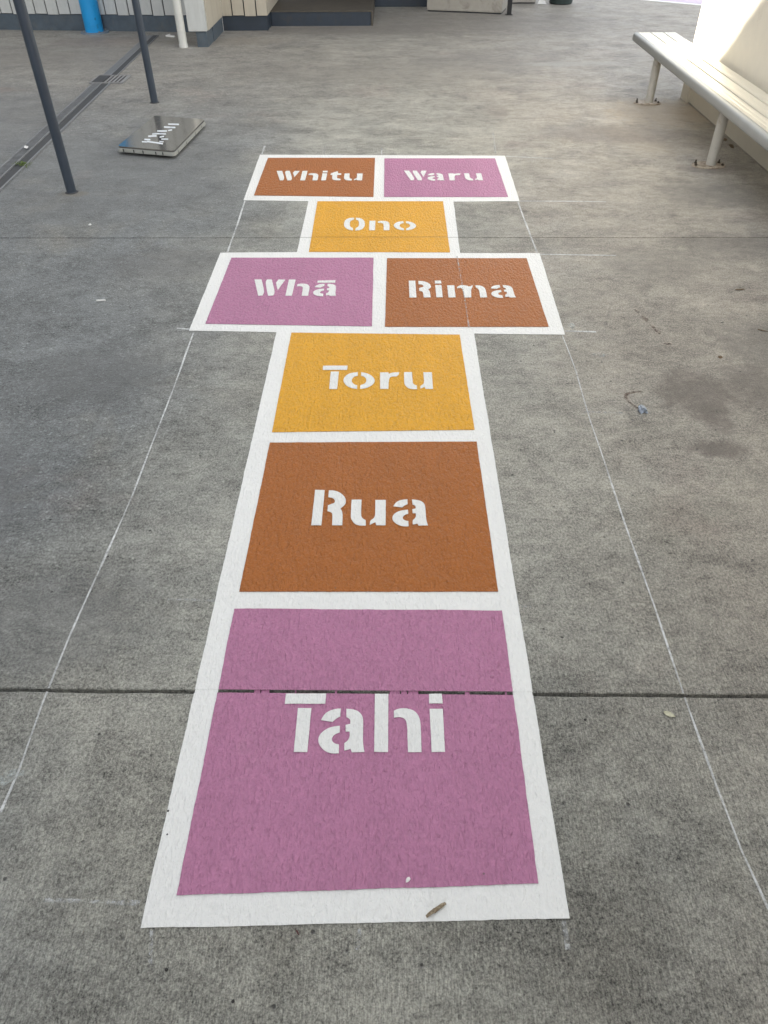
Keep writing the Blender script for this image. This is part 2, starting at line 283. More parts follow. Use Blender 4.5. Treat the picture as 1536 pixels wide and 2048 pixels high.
    for B in [(1.17, 1.76, .15, .18, (.105, .088, .074), .72), (1.15, 1.43, .11, .06, (.105, .088, .076), .7), (1.42, 1.80, .16, .22, (.135, .117, .10), .6),
              (1.20, 1.58, .06, .07, (.13, .11, .095), .5), (1.62, 2.15, .28, .22, (.13, .12, .105), .55), (1.30, 2.9, .3, .2, (.15, .14, .12), .4),
              (-1.05, 1.9, .3, .25, (.11, .115, .115), .5), (-1.35, 1.2, .35, .3, (.115, .12, .125), .5), (-.8, .7, .25, .2, (.13, .135, .135), .45),
              (-1.0, 2.9, .35, .2, (.13, .13, .125), .4), (1.75, 3.1, .3, .2, (.14, .13, .115), .45), (-1.77, 3.86, .10, .05, (.20, .17, .11), .6),
              (1.9, 3.85, .35, .25, (.15, .14, .12), .5), (2.03, 4.28, .22, .10, (.12, .10, .08), .6), (1.35, 5.1, .3, .2, (.14, .13, .115), .4), (.95, 7.4, .9, .5, (.14, .13, .12), .35),
              (-2.9, 8.3, .6, .35, (.16, .13, .11), .6), (.85, 5.6, .1, .2, (.15, .12, .10), .3), (-3.4, 6.3, .5, .12, (.21, .16, .13), .6), (-1.7, 8.3, .8, .25, (.22, .19, .145), .5), (2.05, 5.55, .45, .45, (.36, .29, .20), .62), (1.85, 4.9, .35, .4, (.30, .25, .18), .4), (-.4, 8.9, 1.2, .3, (.12, .10, .08), .6), (.6, 9.3, 2.2, .9, (.13, .115, .095), .65), (-3.2, 7.6, 1.5, .5, (.16, .145, .125), .5), (-2.9, 5.2, .8, 1.2, (.12, .125, .13), .45), (-1.6, 4.2, .9, .9, (.12, .125, .125), .4), (0, 6.9, 1.4, .5, (.17, .155, .13), .4), (1.6, 5.0, .5, .25, (.14, .115, .095), .45), (1.7, 7.2, .5, .12, (.32, .31, .28), .5)]:  # bench tan: dirt plus painted bounce light; back brown: dirt plus painted porch shade
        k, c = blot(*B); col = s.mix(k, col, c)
    cz = s.voro(2.1, 'DISTANCE_TO_EDGE'); 
    ck = s.math('MULTIPLY', s.rng(s.math('ADD', cz, s.math('MULTIPLY', s.noise(14, 4, .7), .05)), .024, .031, 1, 0), s.rng(s.noise(.8, 2, .5, loc=(9, 1, 4)), .57, .64, 0, .30))
    col = s.mix(ck, col, (.09, .085, .08))
    gm = s.math('MULTIPLY', s.rng(s.voro(3.7), .035, .06, 1, 0), s.rng(s.noise(2.3, 1, .5, loc=(2, 7, 4)), .52, .58, 0, .5))
    col = s.mix(gm, col, (.10, .10, .095))
    # pin holes
    ph = s.voro(26, out='Distance'); big2 = s.rng(s.noise(18, 2, .5, loc=(4, 4, 4)), .55, .62)
    pit = s.math('MULTIPLY', s.rng(ph, .07, .12, 1, 0), big2)
    col = s.mix(s.math('MULTIPLY', pit, .8), col, (.045, .043, .042))
    # broom finish along y near the front joint
    br = s.noise(1, 3, .6, scale=(330, 34, 1), dist=.3)
    bm_ = s.rng(s.math('ADD', Y, s.math('MULTIPLY', X, -.35)), .1, .95, 1, 0.12, True)
    h = s.math('ADD', s.math('MULTIPLY', fine, .9), s.math('MULTIPLY', s.math('MULTIPLY', br, bm_), 1.3))
    h = s.math('ADD', h, s.math('MULTIPLY', grit, .35)); h = s.math('SUBTRACT', h, s.math('MULTIPLY', pit, 2.5))
    col = s.mix(1.0, col, s.mix(s.math('MULTIPLY', bm_, .9), (1., 1., 1.), s.mix(s.rng(br, .3, .7), (.70, .70, .70), (1.28, 1.28, 1.28))), 'MULTIPLY')
    nrm = s.bump(h, 1.0, .0045); nrm = s.bump(mid, .25, .01, nrm)
    rough = s.rng(s.noise(4, 4, .6, loc=(6, 1, 3)), .3, .7, .50, .72)
    s.b.inputs['Sheen Weight'].default_value = .18; s.b.inputs['Sheen Roughness'].default_value = .45
    return s.set(col, rough, 0, nrm, .5)

def paint(name, c, var=.06, rough=.5, dirt=.0, mot=1.0):
    s = NT(name)
    peel = s.noise(95, 2, .5, scale=(1.35, .55, 1), dist=.3); pe2 = s.noise(165, 2, .6, scale=(1.3, .7, 1)); slow = s.noise(3.0, 4, .6, loc=(c[0]*9, 2, 0))
    # thinner coats show the concrete's tone and roller laps a little
    lap = s.noise(1, 2, .5, scale=(18, 1.6, 1), loc=(c[1]*30, 0, 0))
    f = s.math('ADD', s.rng(slow, .25, .75, 1-var, 1+var), s.rng(lap, .3, .7, -var*.5, var*.5))
    f = s.math('ADD', f, s.rng(pe2, .3, .7, -.06*mot, .06*mot)); f = s.math('ADD', f, s.rng(peel, .3, .7, -.07*mot, .07*mot))  # crevice shading of the roller stipple put into the colour
    cc = s.n('ShaderNodeCombineColor')
    for i in range(3): s.l(f, cc.inputs[i])
    col = s.mix(1.0, c, cc.outputs[0], 'MULTIPLY')
    # scuffs and dust
    du = s.rng(s.noise(7, 6, .7, loc=(3, 3, c[2]*9), dist=.6), .60, .78, 0, (.10+dirt)*mot)
    col = s.mix(du, col, (.36, .34, .31))
    sp = s.math('MULTIPLY', s.rng(s.voro(14), .025, .045, 1, 0), s.rng(s.noise(6, 1, .5, loc=(9, 9, c[0])), .56, .60))
    col = s.mix(s.math('MULTIPLY', sp, .65), col, (.10, .09, .085))
    h = s.math('ADD', s.math('MULTIPLY', peel, 1.0), s.math('MULTIPLY', pe2, .45))
    bumps = s.rng(s.voro(30), .0, .16, 1, 0); bm = s.math('MULTIPLY', bumps, s.rng(s.noise(11, 1, .5, loc=(1, 9, 1)), .55, .62))
    h = s.math('ADD', h, s.math('MULTIPLY', bm, .55))
    s.b.inputs['Sheen Weight'].default_value = .10; s.b.inputs['Sheen Roughness'].default_value = .4
    return s.set(col, s.rng(peel, .3, .7, rough-.06, rough+.08), 0, s.bump(h, 1.0, .0085 if mot > .9 else .0050), .38)

M = {}
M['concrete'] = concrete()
M['white'] = paint('white_paint', (.81, .82, .80), .015, .50, .0, .2)
M['letter'] = paint('white_stencil_paint', (.78, .79, .77), .02, .52, .0, .3)
M['pink'] = paint('pink_paint', (.455, .190, .325), .05, .47)
M['brown'] = paint('rust_brown_paint', (.375, .119, .018), .05, .47)
M['pale'] = paint('pale_lilac_paint', (.56, .46, .58), .04, .5)
M['yellow'] = paint('yellow_paint', (.73, .365, .016), .05, .47)

def simple(name, c, rough=.5, metal=0., var=.08, sc=12, bmp=.0, spec=.5, dirt=None, dsc=6, dth=(.55, .7), stretch=(1, 1, 1)):
    s = NT(name)
    a = s.noise(sc, 5, .6, scale=stretch)
    cc = s.n('ShaderNodeCombineColor'); f = s.rng(a, .25, .75, 1-var, 1+var)
    for i in range(3): s.l(f, cc.inputs[i])
    col = s.mix(1.0, c, cc.outputs[0], 'MULTIPLY')
    if dirt: col = s.mix(s.rng(s.noise(dsc, 6, .7, loc=(2, 5, 1), dist=.5, scale=stretch), dth[0], dth[1], 0, .8), col, dirt)
    nrm = s.bump(s.noise(sc*8, 3, .6), bmp, .002) if bmp else None
    return s.set(col, s.rng(a, .3, .7, max(.03, rough-.06), rough+.06), metal, nrm, spec)
M['post'] = simple('slate_blue_steel_paint', (.045, .060, .082), .40, dirt=(.10, .085, .07), dsc=9, dth=(.68, .8))
M['blue'] = simple('bright_blue_pipe_paint', (.015, .33, .74), .42, dirt=(.015, .05, .13), dsc=22, dth=(.62, .68))
M['flange'] = simple('flange_grey', (.16, .20, .24), .55, dirt=(.3, .3, .29), dsc=30)
M['pvc'] = simple('white_downpipe', (.66, .67, .64), .4, dirt=(.35, .32, .26), dsc=5, dth=(.6, .85))
M['clad'] = simple('cream_cladding', (.56, .58, .57), .55, bmp=.25, dirt=(.36, .33, .28), dsc=3, dth=(.6, .85), stretch=(3, 3, .6))
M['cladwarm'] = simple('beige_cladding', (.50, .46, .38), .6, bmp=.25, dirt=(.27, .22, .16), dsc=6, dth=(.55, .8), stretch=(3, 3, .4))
M['gap'] = simple('dark_board_gap', (.02, .024, .028), .8)
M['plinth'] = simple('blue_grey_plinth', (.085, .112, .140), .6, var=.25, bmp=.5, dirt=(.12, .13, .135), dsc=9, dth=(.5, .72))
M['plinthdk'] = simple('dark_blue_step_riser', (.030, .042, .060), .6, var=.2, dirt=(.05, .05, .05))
M['tread'] = simple('brown_step_tread', (.085, .075, .06), .75, var=.3, bmp=.4)
M['roof'] = simple('dark_soffit', (.10, .095, .085), .8)
M['render'] = simple('cream_render_wall', (.76, .72, .62), .6, bmp=.5, var=.04, dirt=(.42, .36, .27), dsc=2.5, dth=(.62, .85))
M['rwall'] = M['render']
M['alu'] = simple('pale_satin_aluminium', (.66, .63, .54), .36, metal=.25, var=.03, sc=3, stretch=(1, 1, 1))
M['rail'] = simple('grey_painted_rail', (.38, .39, .38), .45, metal=.1, var=.05)
M['leg'] = simple('bench_leg_paint', (.50, .49, .45), .42, metal=.2, dirt=(.26, .2, .13), dsc=14, dth=(.6, .75))
M['plate'] = simple('worn_base_plate', (.38, .33, .26), .6, var=.2, dirt=(.12, .08, .05), dsc=30, dth=(.45, .6))
M['bolt'] = simple('rusty_bolt', (.07, .055, .04), .6, metal=.5, var=.3, sc=60)
M['grate'] = simple('galvanised_grate', (.24, .25, .26), .5, metal=.3, var=.2, sc=30)
M['drain'] = simple('drain_depth_shade', (.018, .019, .02), .8, var=.3)
M['drainc'] = simple('drain_channel_body', (.055, .058, .062), .7, var=.3, sc=20, dirt=(.05, .05, .05))
M['draintrim'] = simple('drain_concrete_rib', (.26, .26, .26), .7, var=.2, sc=30)
M['beige'] = simple('beige_box_panel', (.36, .34, .30), .6, var=.1, bmp=.3, dirt=(.2, .18, .15), dsc=5)
M['bin'] = simple('dark_green_plastic', (.020, .035, .032), .45)
M['paper'] = simple('white_paper', (.78, .78, .76), .7)
M['leaf'] = simple('dry_pale_leaf', (.55, .54, .40), .7, var=.2, sc=200)
M['bark'] = simple('dry_twig', (.40, .34, .24), .8, var=.5, sc=200, bmp=.6, dirt=(.20, .14, .08), dsc=70, dth=(.42, .55))
M['redleaf'] = simple('dark_red_leaf', (.10, .03, .03), .6)
M['foil'] = simple('crumpled_blue_grey_wrapper', (.33, .38, .45), .32, metal=.4, var=.45, sc=120)
M['stone'] = simple('dark_grit', (.035, .033, .032), .8)
M['brownbit'] = simple('brown_debris', (.13, .09, .055), .8, var=.4, sc=90)
M['grass'] = simple('weed_green', (.10, .15, .03), .6, var=.4, sc=80)
M['lid'] = simple('mirror_brown_acrylic', (.47, .445, .40), .12, metal=.85, var=.02)
M['tray'] = simple('pale_glossy_tray', (.55, .56, .52), .2, metal=.4, var=.05)
M['dark'] = simple('black_rubber', (.012, .012, .013), .6)
M['signwhite'] = simple('white_acrylic_letter', (.75, .80, .84), .3)
M['shade'] = simple('blocker_grey', (.38, .36, .33), .7)
def chalk():
    s = NT('chalk_powder')
    n1 = s.noise(75, 4, .75); n2 = s.noise(5, 3, .6)
    a = s.math('MULTIPLY', s.rng(n1, .28, .56, .35, 1), s.rng(n2, .32, .55, .45, .9))
    s.m.blend_method = 'BLEND' if hasattr(s.m, 'blend_method') else s.m.blend_method
    return s.set((.72, .74, .74), .9, 0, None, .1, a)
def faint(name, c, k, n=(.42, .62), sc=90):
    s = NT(name); return s.set(c, .8, 0, None, .2, s.rng(s.noise(sc, 4, .7), n[0], n[1], 0, k))
M['chalk'] = chalk(); M['chalkfaint'] = faint('faint_chalk', (.62, .64, .64), .6)
M['rust'] = faint('rusty_stain', (.14, .075, .06), .62, (.34, .60), 70)
M['smear'] = faint('thin_white_paint_smear', (.60, .66, .64), .6, (.42, .66), 60)

# ---------------------------------------------------------------- the ground: one sheet with its two joints
def build_ground():
    bm = bmesh.new()
    xs = [-60, -20, -6] + [-3.2+i*.012 for i in range(int(6.4/.012)+1)] + [6, 20, 60]
    rows = []
    def row(fy, z): rows.append([bm.verts.new((x, fy(x), z)) for x in xs])
    row(lambda x: -40, 0); row(lambda x: G1(x)-W1(x)-.0025, 0); row(lambda x: G1(x)-W1(x), -.002); row(lambda x: G1(x)-W1(x)*.7, -.030)
    row(lambda x: G1(x)+W1(x)*.7, -.030); row(lambda x: G1(x)+W1(x), -.002); row(lambda x: G1(x)+W1(x)+.0025, 0)
    row(lambda x: G2(x)-W2(x), 0); row(lambda x: G2(x)-W2(x)*.7, -.022); row(lambda x: G2(x)+W2(x)*.7, -.022); row(lambda x: G2(x)+W2(x), 0)
    row(lambda x: 60, 0)
    for a, b in zip(rows, rows[1:]):
        for i in range(len(xs)-1): bm.faces.new((a[i], a[i+1], b[i+1], b[i]))
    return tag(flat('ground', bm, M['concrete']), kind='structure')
build_ground()

# ---------------------------------------------------------------- the painted hopscotch
# paint that bridges the joint
def bridge(x0, x1, col):
    bm = bmesh.new(); n = max(3, int((x1-x0)/.006))
    pts = [(x0+(x1-x0)*j/n, G1(x0+(x1-x0)*j/n)-W1(x0)-.001) for j in range(n+1)]
    pts += [(x0+(x1-x0)*j/n, G1(x0+(x1-x0)*j/n)+W1(x0)+.001) for j in range(n, -1, -1)]
    sheet(bm, [Vector(p) for p in pts], .0012, grooves=False, thick=.003); return bm
def edge_x(a, b, y): return a[0]+(b[0]-a[0])*(y-a[1])/(b[1]-a[1])
BRW = ((edge_x(OUTLINE[0], OUTLINE[1], .475)+.001, edge_x(CELLS['Tahi'][0], CELLS['Tahi'][1], .475)), (edge_x(CELLS['Tahi'][3], CELLS['Tahi'][2], .475), edge_x(OUTLINE[15], OUTLINE[14], .475)-.001))
BRP = ((-.262, -.248), (-.245, -.226), (-.07, -.065), (.060, .084), (.087, .101), (.104, .128), (.238, .249), (.333, .337), (-.165, -.162))
def add_bridges(bm, L):
    for x0, x1 in L:
        b = bridge(x0, x1, 0); me = bpy.data.meshes.new('t'); b.to_mesh(me); b.free(); bm.from_mesh(me); bpy.data.meshes.remove(me)
court = thing('painted_hopscotch', 'large white bordered hopscotch grid of eight coloured squares painted on the concrete', 'hopscotch', (0, 2.4, 0))
bm = bmesh.new(); sheet(bm, rough_poly(OUTLINE, .012, .0011, 1), .0022); add_bridges(bm, BRW)
obj_b = flat('border', bm, M['white'], court); tag(obj_b, 'white painted border lines')
CM = {'Tahi': 'pink', 'Rua': 'brown', 'Toru': 'yellow', 'Wha': 'pink', 'Rima': 'brown', 'Ono': 'yellow', 'Whitu': 'brown', 'Waru': 'pink'}
CN = {'pink': 'pinkish purple', 'brown': 'rust brown', 'yellow': 'orange yellow'}
for i, (k, q) in enumerate(CELLS.items()):
    bm = bmesh.new(); sheet(bm, rough_poly(q, .010, .0007 if k != 'Tahi' else .0011, 5+i), .0044)
    if k == 'Tahi': add_bridges(bm, BRP)
    sq = flat('painted_square', bm, M[CM[k]], court)
    tag(sq, CN[CM[k]] + ' square reading ' + ('Wh\u0101' if k == 'Wha' else k))
    bl, cp, L = WORDS[k]; bm = bmesh.new()
    if k == 'Tahi': cp = min(cp, G1(0)-.0062)
    for ch, x0, x1 in L:
        if ch == '-':
            polys = [[(0, .93), (1, .95), (1, .80), (0, .80)]]
        else: polys = GL[ch]
        for p in polys:
            pp = [(x0+(x1-x0)*a, bl+(cp-bl)*b) for a, b in p]
            if len(pp) > 4: pp = smooth_poly(pp)
            sheet(bm, rough_poly(pp, .006, .0004, 30+i), .0064, grooves=False, thick=.0010)
    flat('lettering', bm, M['letter'], sq)
child_fix(court)

# second court, far away at the right
far = thing('painted_hopscotch', 'distant pale pink painted square with white border beyond the end of the right wall', 'hopscotch', (3.9, 11.2, 0))
a = Vector((2.9, 11.09)); d = Vector((.624, -.445)).normalized(); n_ = Vector((.445, .624)).normalized()
def quad(o, u0, u1, v0, v1): return [o+d*u0+n_*v0, o+d*u1+n_*v0, o+d*u1+n_*v1, o+d*u0+n_*v1]
bm = bmesh.new(); sheet(bm, quad(a, 0, 1.7, 0, 1.6), .0022, False); flat('border', bm, M['white'], far)
bm = bmesh.new(); sheet(bm, quad(a, .09, 1.61, .09, 1.51), .0044, False); flat('painted_square', bm, M['pale'], far)
child_fix(far)

# ---------------------------------------------------------------- chalk setting-out lines
def strip(pts, wd, seed):
    L = []; Rr = []
    P = []
    for i in range(len(pts)-1):
        a, b = Vector(pts[i]), Vector(pts[i+1]); k = max(1, int((b-a).length/.02))
        P += [a.lerp(b, j/k) for j in range(k)]
    P.append(Vector(pts[-1]))
    for i, p in enumerate(P):
        t = (P[min(i+1, len(P)-1)]-P[max(i-1, 0)]).normalized(); n = Vector((-t.y, t.x))
        ww = wd*(.8+.9*abs(noise.noise(Vector((p.x*6, p.y*6, seed)))))
        off = n*noise.noise(Vector((p.x*2.2, p.y*2.2, seed+4)))*.004
        L.append(p+n*ww/2+off); Rr.append(p-n*ww/2+off)
    return L+Rr[::-1]
LBL = {0: 'short chalk tick above the left corner of the Whitu square', 1: 'thin chalk line on concrete left of the Ono square', 2: 'long thin chalk line running to the left edge beside the Toru and Rua squares',
3: 'faint chalk tick above the right corner of the Waru square', 4: 'thin chalk line on concrete right of the Ono square', 5: 'long thin chalk line running down the right side beside the Toru, Rua and Tahi squares',
6: 'short chalk line pointing right from the top of the Waru square', 7: 'chalk line pointing right from the bottom corner of the Waru square', 8: 'chalk line pointing right from the top corner of the Rima square',
9: 'short chalk tick at the bottom left corner of the Whā square', 10: 'short chalk line at the bottom right corner of the Rima square', 11: 'faint chalk line left of the border between Rua and Tahi',
12: 'broken faint chalk dash crossing the right long line beside the Toru square', 13: 'faint chalk dash right of the border between Rua and Tahi', 14: 'tiny chalk dash left of the border between Toru and Rua',
15: 'short chalk tick above the middle of the Whitu square', 16: 'short chalk tick above the gap between Whitu and Waru', 17: 'faint chalk dash below the bottom left corner of the white border',
18: 'faint chalk dash below the bottom right corner of the white border', 19: 'faint chalk dash below the middle of the bottom white border', 20: 'very faint chalk line left of the bottom white border'}
WD = {0: .010, 2: .0050, 5: .0044, 1: .0075, 4: .0075, 3: .010, 6: .012, 7: .012, 8: .012, 10: .012, 9: .012, 12: .009, 16: .009, 15: .007}
for i, l in enumerate(CHALK):
    bm = bmesh.new(); sheet(bm, strip(l, WD.get(i, .0075), i), .0011, grooves=(i in (2, 5)), thick=0)
    tag(flat('chalk_line', bm, M['chalk'] if i in (0, 1, 2, 4, 5, 6, 7, 8, 9, 10, 16) else M['chalkfaint']), LBL[i], 'chalk line', 'chalk setting-out lines round the hopscotch')
bm = bmesh.new(); sheet(bm, strip(SCAR, .006, 3), .0075, False, 0)
tag(flat('chalk_line', bm, M['chalkfaint']), 'faint pale scratch line running down across the rust brown Rima square', 'chalk line', 'chalk setting-out lines round the hopscotch')
def blobpoly(x, y, rx, ry, n=22, amp=.35, seed=0, rot=0):
    out = []
    for i in range(n):
        a = i/n*math.tau; k = 1+amp*noise.noise(Vector((math.cos(a)*1.7+seed, math.sin(a)*1.7, seed)))*1.6
        px, py = math.cos(a)*rx*k, math.sin(a)*ry*k
        out.append((x+px*math.cos(rot)-py*math.sin(rot), y+px*math.sin(rot)+py*math.cos(rot)))
    return out
def decal(name, label, cat, polys, m, z=.0011, group=None):
    bm = bmesh.new()
    for p in polys: sheet(bm, [Vector(q) for q in p], z, False, 0)
    return tag(flat(name, bm, m), label, cat, group)
x, y = PT['sm1']; decal('paint_smear', 'thin pale paint smear on the concrete below the right corner of the Rima square', 'paint mark', [blobpoly(x, y, .035, .012, seed=3)], M['smear'])
x, y = PT['sm2']; decal('paint_smear', 'small white paint dab just right of the Rima square corner', 'paint mark', [blobpoly(x, y, .014, .022, seed=5)], M['smear'])
x, y = PT['smear']; decal('chalk_smear', 'wide blurred chalk smudge at the left edge where the long chalk line bends', 'chalk mark', [blobpoly(x-.01, y, .045, .016, seed=8, rot=.35)], M['smear'])
c = [PT['rs2'], (PT['rs2'][0]-.03, PT['rs2'][1]-.005), (.925, 1.765), PT['rs1'], (.912, 1.735), (.922, 1.70), (.94, 1.672), (.955, 1.660)]
decal('rust_stain', 'curved reddish brown stain leading to the crumpled wrapper', 'stain', [strip(c, .010, 2)], M['rust'])
dots = [(1.116, 2.405, .008), (1.134, 2.335, .012), (1.147, 2.27, .009), (1.158, 2.225, .011)]
decal('rust_stain', 'dotted trail of small brown marks on the concrete right of the Rima square', 'stain', [blobpoly(x, y, r, r*2.0, seed=x*9, rot=.3) for x, y, r in dots], M['rust'])
x, y = PT['redline']; decal('rust_stain', 'tiny red brown dash below the dotted trail of marks', 'stain', [blobpoly(x, y, .016, .007, seed=1)], M['rust'])

# ---------------------------------------------------------------- small litter on the ground
def lump(name, label, cat, x, y, size, m, seed, z=0.0, cuts=2, amp=.45, rot=0, group=None):
    bm = bmesh.new(); bmesh.ops.create_icosphere(bm, subdivisions=cuts, radius=1)
    for v in bm.verts:
        k = 1+amp*noise.noise(v.co*1.6+Vector((seed, seed*2, 0)))+amp*.4*noise.noise(v.co*5+Vector((seed, 0, 0)))
        v.co = Vector((v.co.x*size[0]*k, v.co.y*size[1]*k, max(v.co.z, -.55)*size[2]*k))
    mz = min(v.co.z for v in bm.verts)
    bmesh.ops.translate(bm, vec=(0, 0, -mz), verts=bm.verts)
    o = obj(name, bm, m); o.location = (x, y, z); o.rotation_euler = (0, 0, rot); return tag(o, label, cat, group)
def curled(name, label, cat, x, y, L, Wd, m, rot, z=.001, curl=.3, seed=0):
    """a thin dry leaf or flake: curved blade with a rib and thickness"""
    bm = bmesh.new(); n, k = 14, 6; G = []
    for i in range(n+1):
        t = i/n; wd = Wd*math.sin(math.pi*min(1, max(.02, t**.85)))*(.9+.25*noise.noise(Vector((t*6, seed, 0))))
        r = []
        for j in range(k+1):
            s_ = j/k*2-1
            r.append(bm.verts.new(((t-.5)*L, s_*wd/2, curl*Wd*(abs(s_)**1.5)*.5 + curl*L*.10*(2*t-1)**2 + .0012*noise.noise(Vector((t*7, s_*3, seed))))))
        G.append(r)
    for i in range(n):
        for j in range(k): bm.faces.new((G[i][j], G[i+1][j], G[i+1][j+1], G[i][j+1]))
    o = obj(name, bm, m, smooth=True); o.location = (x, y, z+.0008); o.rotation_euler = (0, 0, rot)
    md = o.modifiers.new('thickness', 'SOLIDIFY'); md.thickness = .0008; md.offset = 1
    return tag(o, label, cat)
# twig on the white border
bm = bmesh.new(); N = 14; prev = None
for i in range(N+1):
    t = i/N; r = .0034*(1-.35*abs(2*t-1)**3)*(1+.35*noise.noise(Vector((t*8, 1, 1))))
    if t < .25: r *= .85+.8*(.25-t)
    cx, cyy, cz = (t-.5)*.044, .0012*math.sin(t*2.5), .0042+.0012*math.sin(t*9)
    ring = [bm.verts.new((cx, cyy+r*1.15*math.cos(a), cz+r*math.sin(a)*(1+.3*math.sin(3*a+t*7)))) for a in [j/10*math.tau for j in range(10)]]
    if prev:
        for j in range(10): bm.faces.new((prev[j], prev[(j+1) % 10], ring[(j+1) % 10], ring[j]))
    else: bm.faces.new(ring[::-1])
    prev = ring
bm.faces.new(prev)
o = obj('twig', bm, M['bark'], smooth=True); x, y = PT['stick']; o.location = (x, y, .0028); o.rotation_euler = (0, 0, .55)
tag(o, 'short dry brown twig lying on the white border below the Tahi square', 'twig')
x, y = PT['leaf']; curled('dry_leaf', 'small pale dry leaf beside the right chalk line just below the wide joint', 'leaf', x, y, .026, .015, M['leaf'], -.5, seed=2)
x, y = PT['redleaf']; curled('leaf_scrap', 'tiny dark red leaf scrap just below the bottom white border', 'leaf', x, y, .012, .003, M['redleaf'], 2.2, seed=4)
x, y = PT['fleck']; lump('paint_flake', 'tiny white flake at the bottom of the pinkish Tahi square', 'paint flake', x, y, (.006, .0035, .002), M['paper'], 3, .0046, rot=.9)
x, y = PT['foil']; lump('crumpled_wrapper', 'crumpled blue grey wrapper lying at the end of the reddish stain', 'wrapper', x, y, (.014, .017, .011), M['foil'], 6, cuts=3, amp=.9)
x, y = PT['cig']; bm = bmesh.new(); cyl(bm, (-.019, 0, .004), (.019, .004, .004), .0042, seg=14); o = obj('paper_stub', bm, M['paper'], smooth=False); o.location = (x, y, 0)
tag(o, 'small white paper stub on the dark concrete left of the Whā square', 'litter')
x, y = PT['chip2']; lump('paint_flake', 'small white speck on the left concrete just above the thin joint', 'paint flake', x, y, (.009, .008, .004), M['paper'], 9)
x, y = PT['wood']; curled('wood_chip', 'brown wood chip on the right side concrete level with the Rima lettering', 'wood chip', x, y, .045, .012, M['brownbit'], .1, seed=7)
x, y = PT['frag']; curled('bark_scrap', 'dark bark scrap at the right edge below the wood chip', 'bark', x, y, .04, .008, M['brownbit'], -.5, seed=9)
x, y = PT['paper']; o = curled('paper_scrap', 'white paper scrap lying on the drain grate', 'paper', x, y, .07, .03, M['paper'], -1.1, z=.022, seed=10)
x, y = PT['hook']; bm = bmesh.new()
for p, q in (((-.03, .05), (-.05, -.02)), ((-.05, -.02), (.05, -.06))):
    cyl(bm, (p[0], p[1], .008), (q[0], q[1], .008), .009, seg=10)
o = obj('plastic_strip', bm, M['paper']); o.location = (x, y, 0); tag(o, 'bent white plastic strip on the ground behind the far dark post', 'litter')
x, y = PT['tri']; bm = bmesh.new(); v = [bm.verts.new(p) for p in ((-.05, 0, 0), (.06, -.02, 0), (-.01, .01, .10), (0, .03, 0))]
for f in ((0, 1, 2), (1, 3, 2), (3, 0, 2), (0, 3, 1)): bm.faces.new([v[i] for i in f])
o = obj('folded_card', bm, M['paper']); o.location = (x, y, 0); tag(o, 'small white folded card standing between the distant beige box and the dark bin', 'card')
GR = [('st1', 'black grit stone on the concrete below the bottom left corner of the border', (.0032, .0030, .002)),
      ('st2', 'dark pebble on the concrete nearest the bottom of the picture', (.0026, .0030, .002)),
      ('st3', 'dark speck beside the right border just below the wide joint', (.003, .0025, .002)),
      ('st4', 'brown crumb on the concrete above the brown stains at the right', (.008, .009, .004)),
      ('spk1', 'upper dark grit speck on the left white border beside Tahi', (.0022, .0022, .0015)),
      ('spk2', 'lower dark grit speck on the left white border beside Tahi', (.0018, .0016, .0012))]
for i, (k, lb, s_) in enumerate(GR):
    x, y = PT[k]; lump('grit_stone', lb, 'grit', x, y, s_, M['stone'] if k != 'st4' else M['brownbit'], 20+i, .0022 if k.startswith('spk') else 0)
for i, (x, y, lb) in enumerate([(2.30, 4.72, 'brown dirt clump against the foot of the right wall, the longer one'), (2.305, 4.86, 'small brown dirt clump at the foot of the right wall beyond the longer clump')]):
    lump('dirt_clump', lb, 'dirt', x, y, (.010, .035-.018*i, .008), M['brownbit'], 40+i, cuts=3)

# ---------------------------------------------------------------- weed in the drain edge
wd = thing('weed', 'small green weed tuft growing at the near edge of the drain', 'weed', (PT['weed'][0], PT['weed'][1], 0))
bm = bmesh.new()
for i in range(46):
    a = random.random()*math.tau; L = random.uniform(.02, .05); b = Vector((random.gauss(0, .022), random.gauss(0, .014), 0)); t = Vector((math.cos(a), math.sin(a), 0))
    n = Vector((-t.y, t.x, 0))*.0025
    p0, p1, p2 = b, b+t*L*.5+Vector((0, 0, L*.5)), b+t*L+Vector((0, 0, L*.45))
    vs = [bm.verts.new(p) for p in (p0-n, p0+n, p1+n*1.2, p2, p1-n*1.2)]; bm.faces.new(vs)
obj('leaves', bm, M['grass'], wd)

# ---------------------------------------------------------------- channel drain
DA, DB = Vector((-2.360, 4.20)), Vector((-2.510, 8.50))       # left edge of the channel
dd = (DB-DA).normalized(); dn = Vector((dd.y, -dd.x))           # dn points to the right
def dpt(u, v, z): p = DA+dd*u+dn*v; return Vector((p.x, p.y, z))
def dbar(bm, u0, u1, v0, v1, z0, z1):
    lo = [bm.verts.new(dpt(u, v, z0)) for u, v in ((u0, v0), (u1, v0), (u1, v1), (u0, v1))]
    hi = [bm.verts.new(dpt(u, v, z1)) for u, v in ((u0, v0), (u1, v0), (u1, v1), (u0, v1))]
    bm.faces.new(lo[::-1]); bm.faces.new(hi)
    for i in range(4): bm.faces.new((lo[i], lo[(i+1) % 4], hi[(i+1) % 4], hi[i]))
dr = thing('channel_drain', 'long narrow slotted channel drain set in the concrete behind the dark posts', 'drain', (DA.x, DA.y, 0))
u0, u1 = -2.6, 2.28
bm = bmesh.new(); dbar(bm, u0, u1, 0, .135, .0005, .004); dbar(bm, 2.56, 4.4, 0, .125, .0005, .004); obj('channel', bm, M['drain'], dr)  # flat dark sheet paints the shade of a recess
bm = bmesh.new()
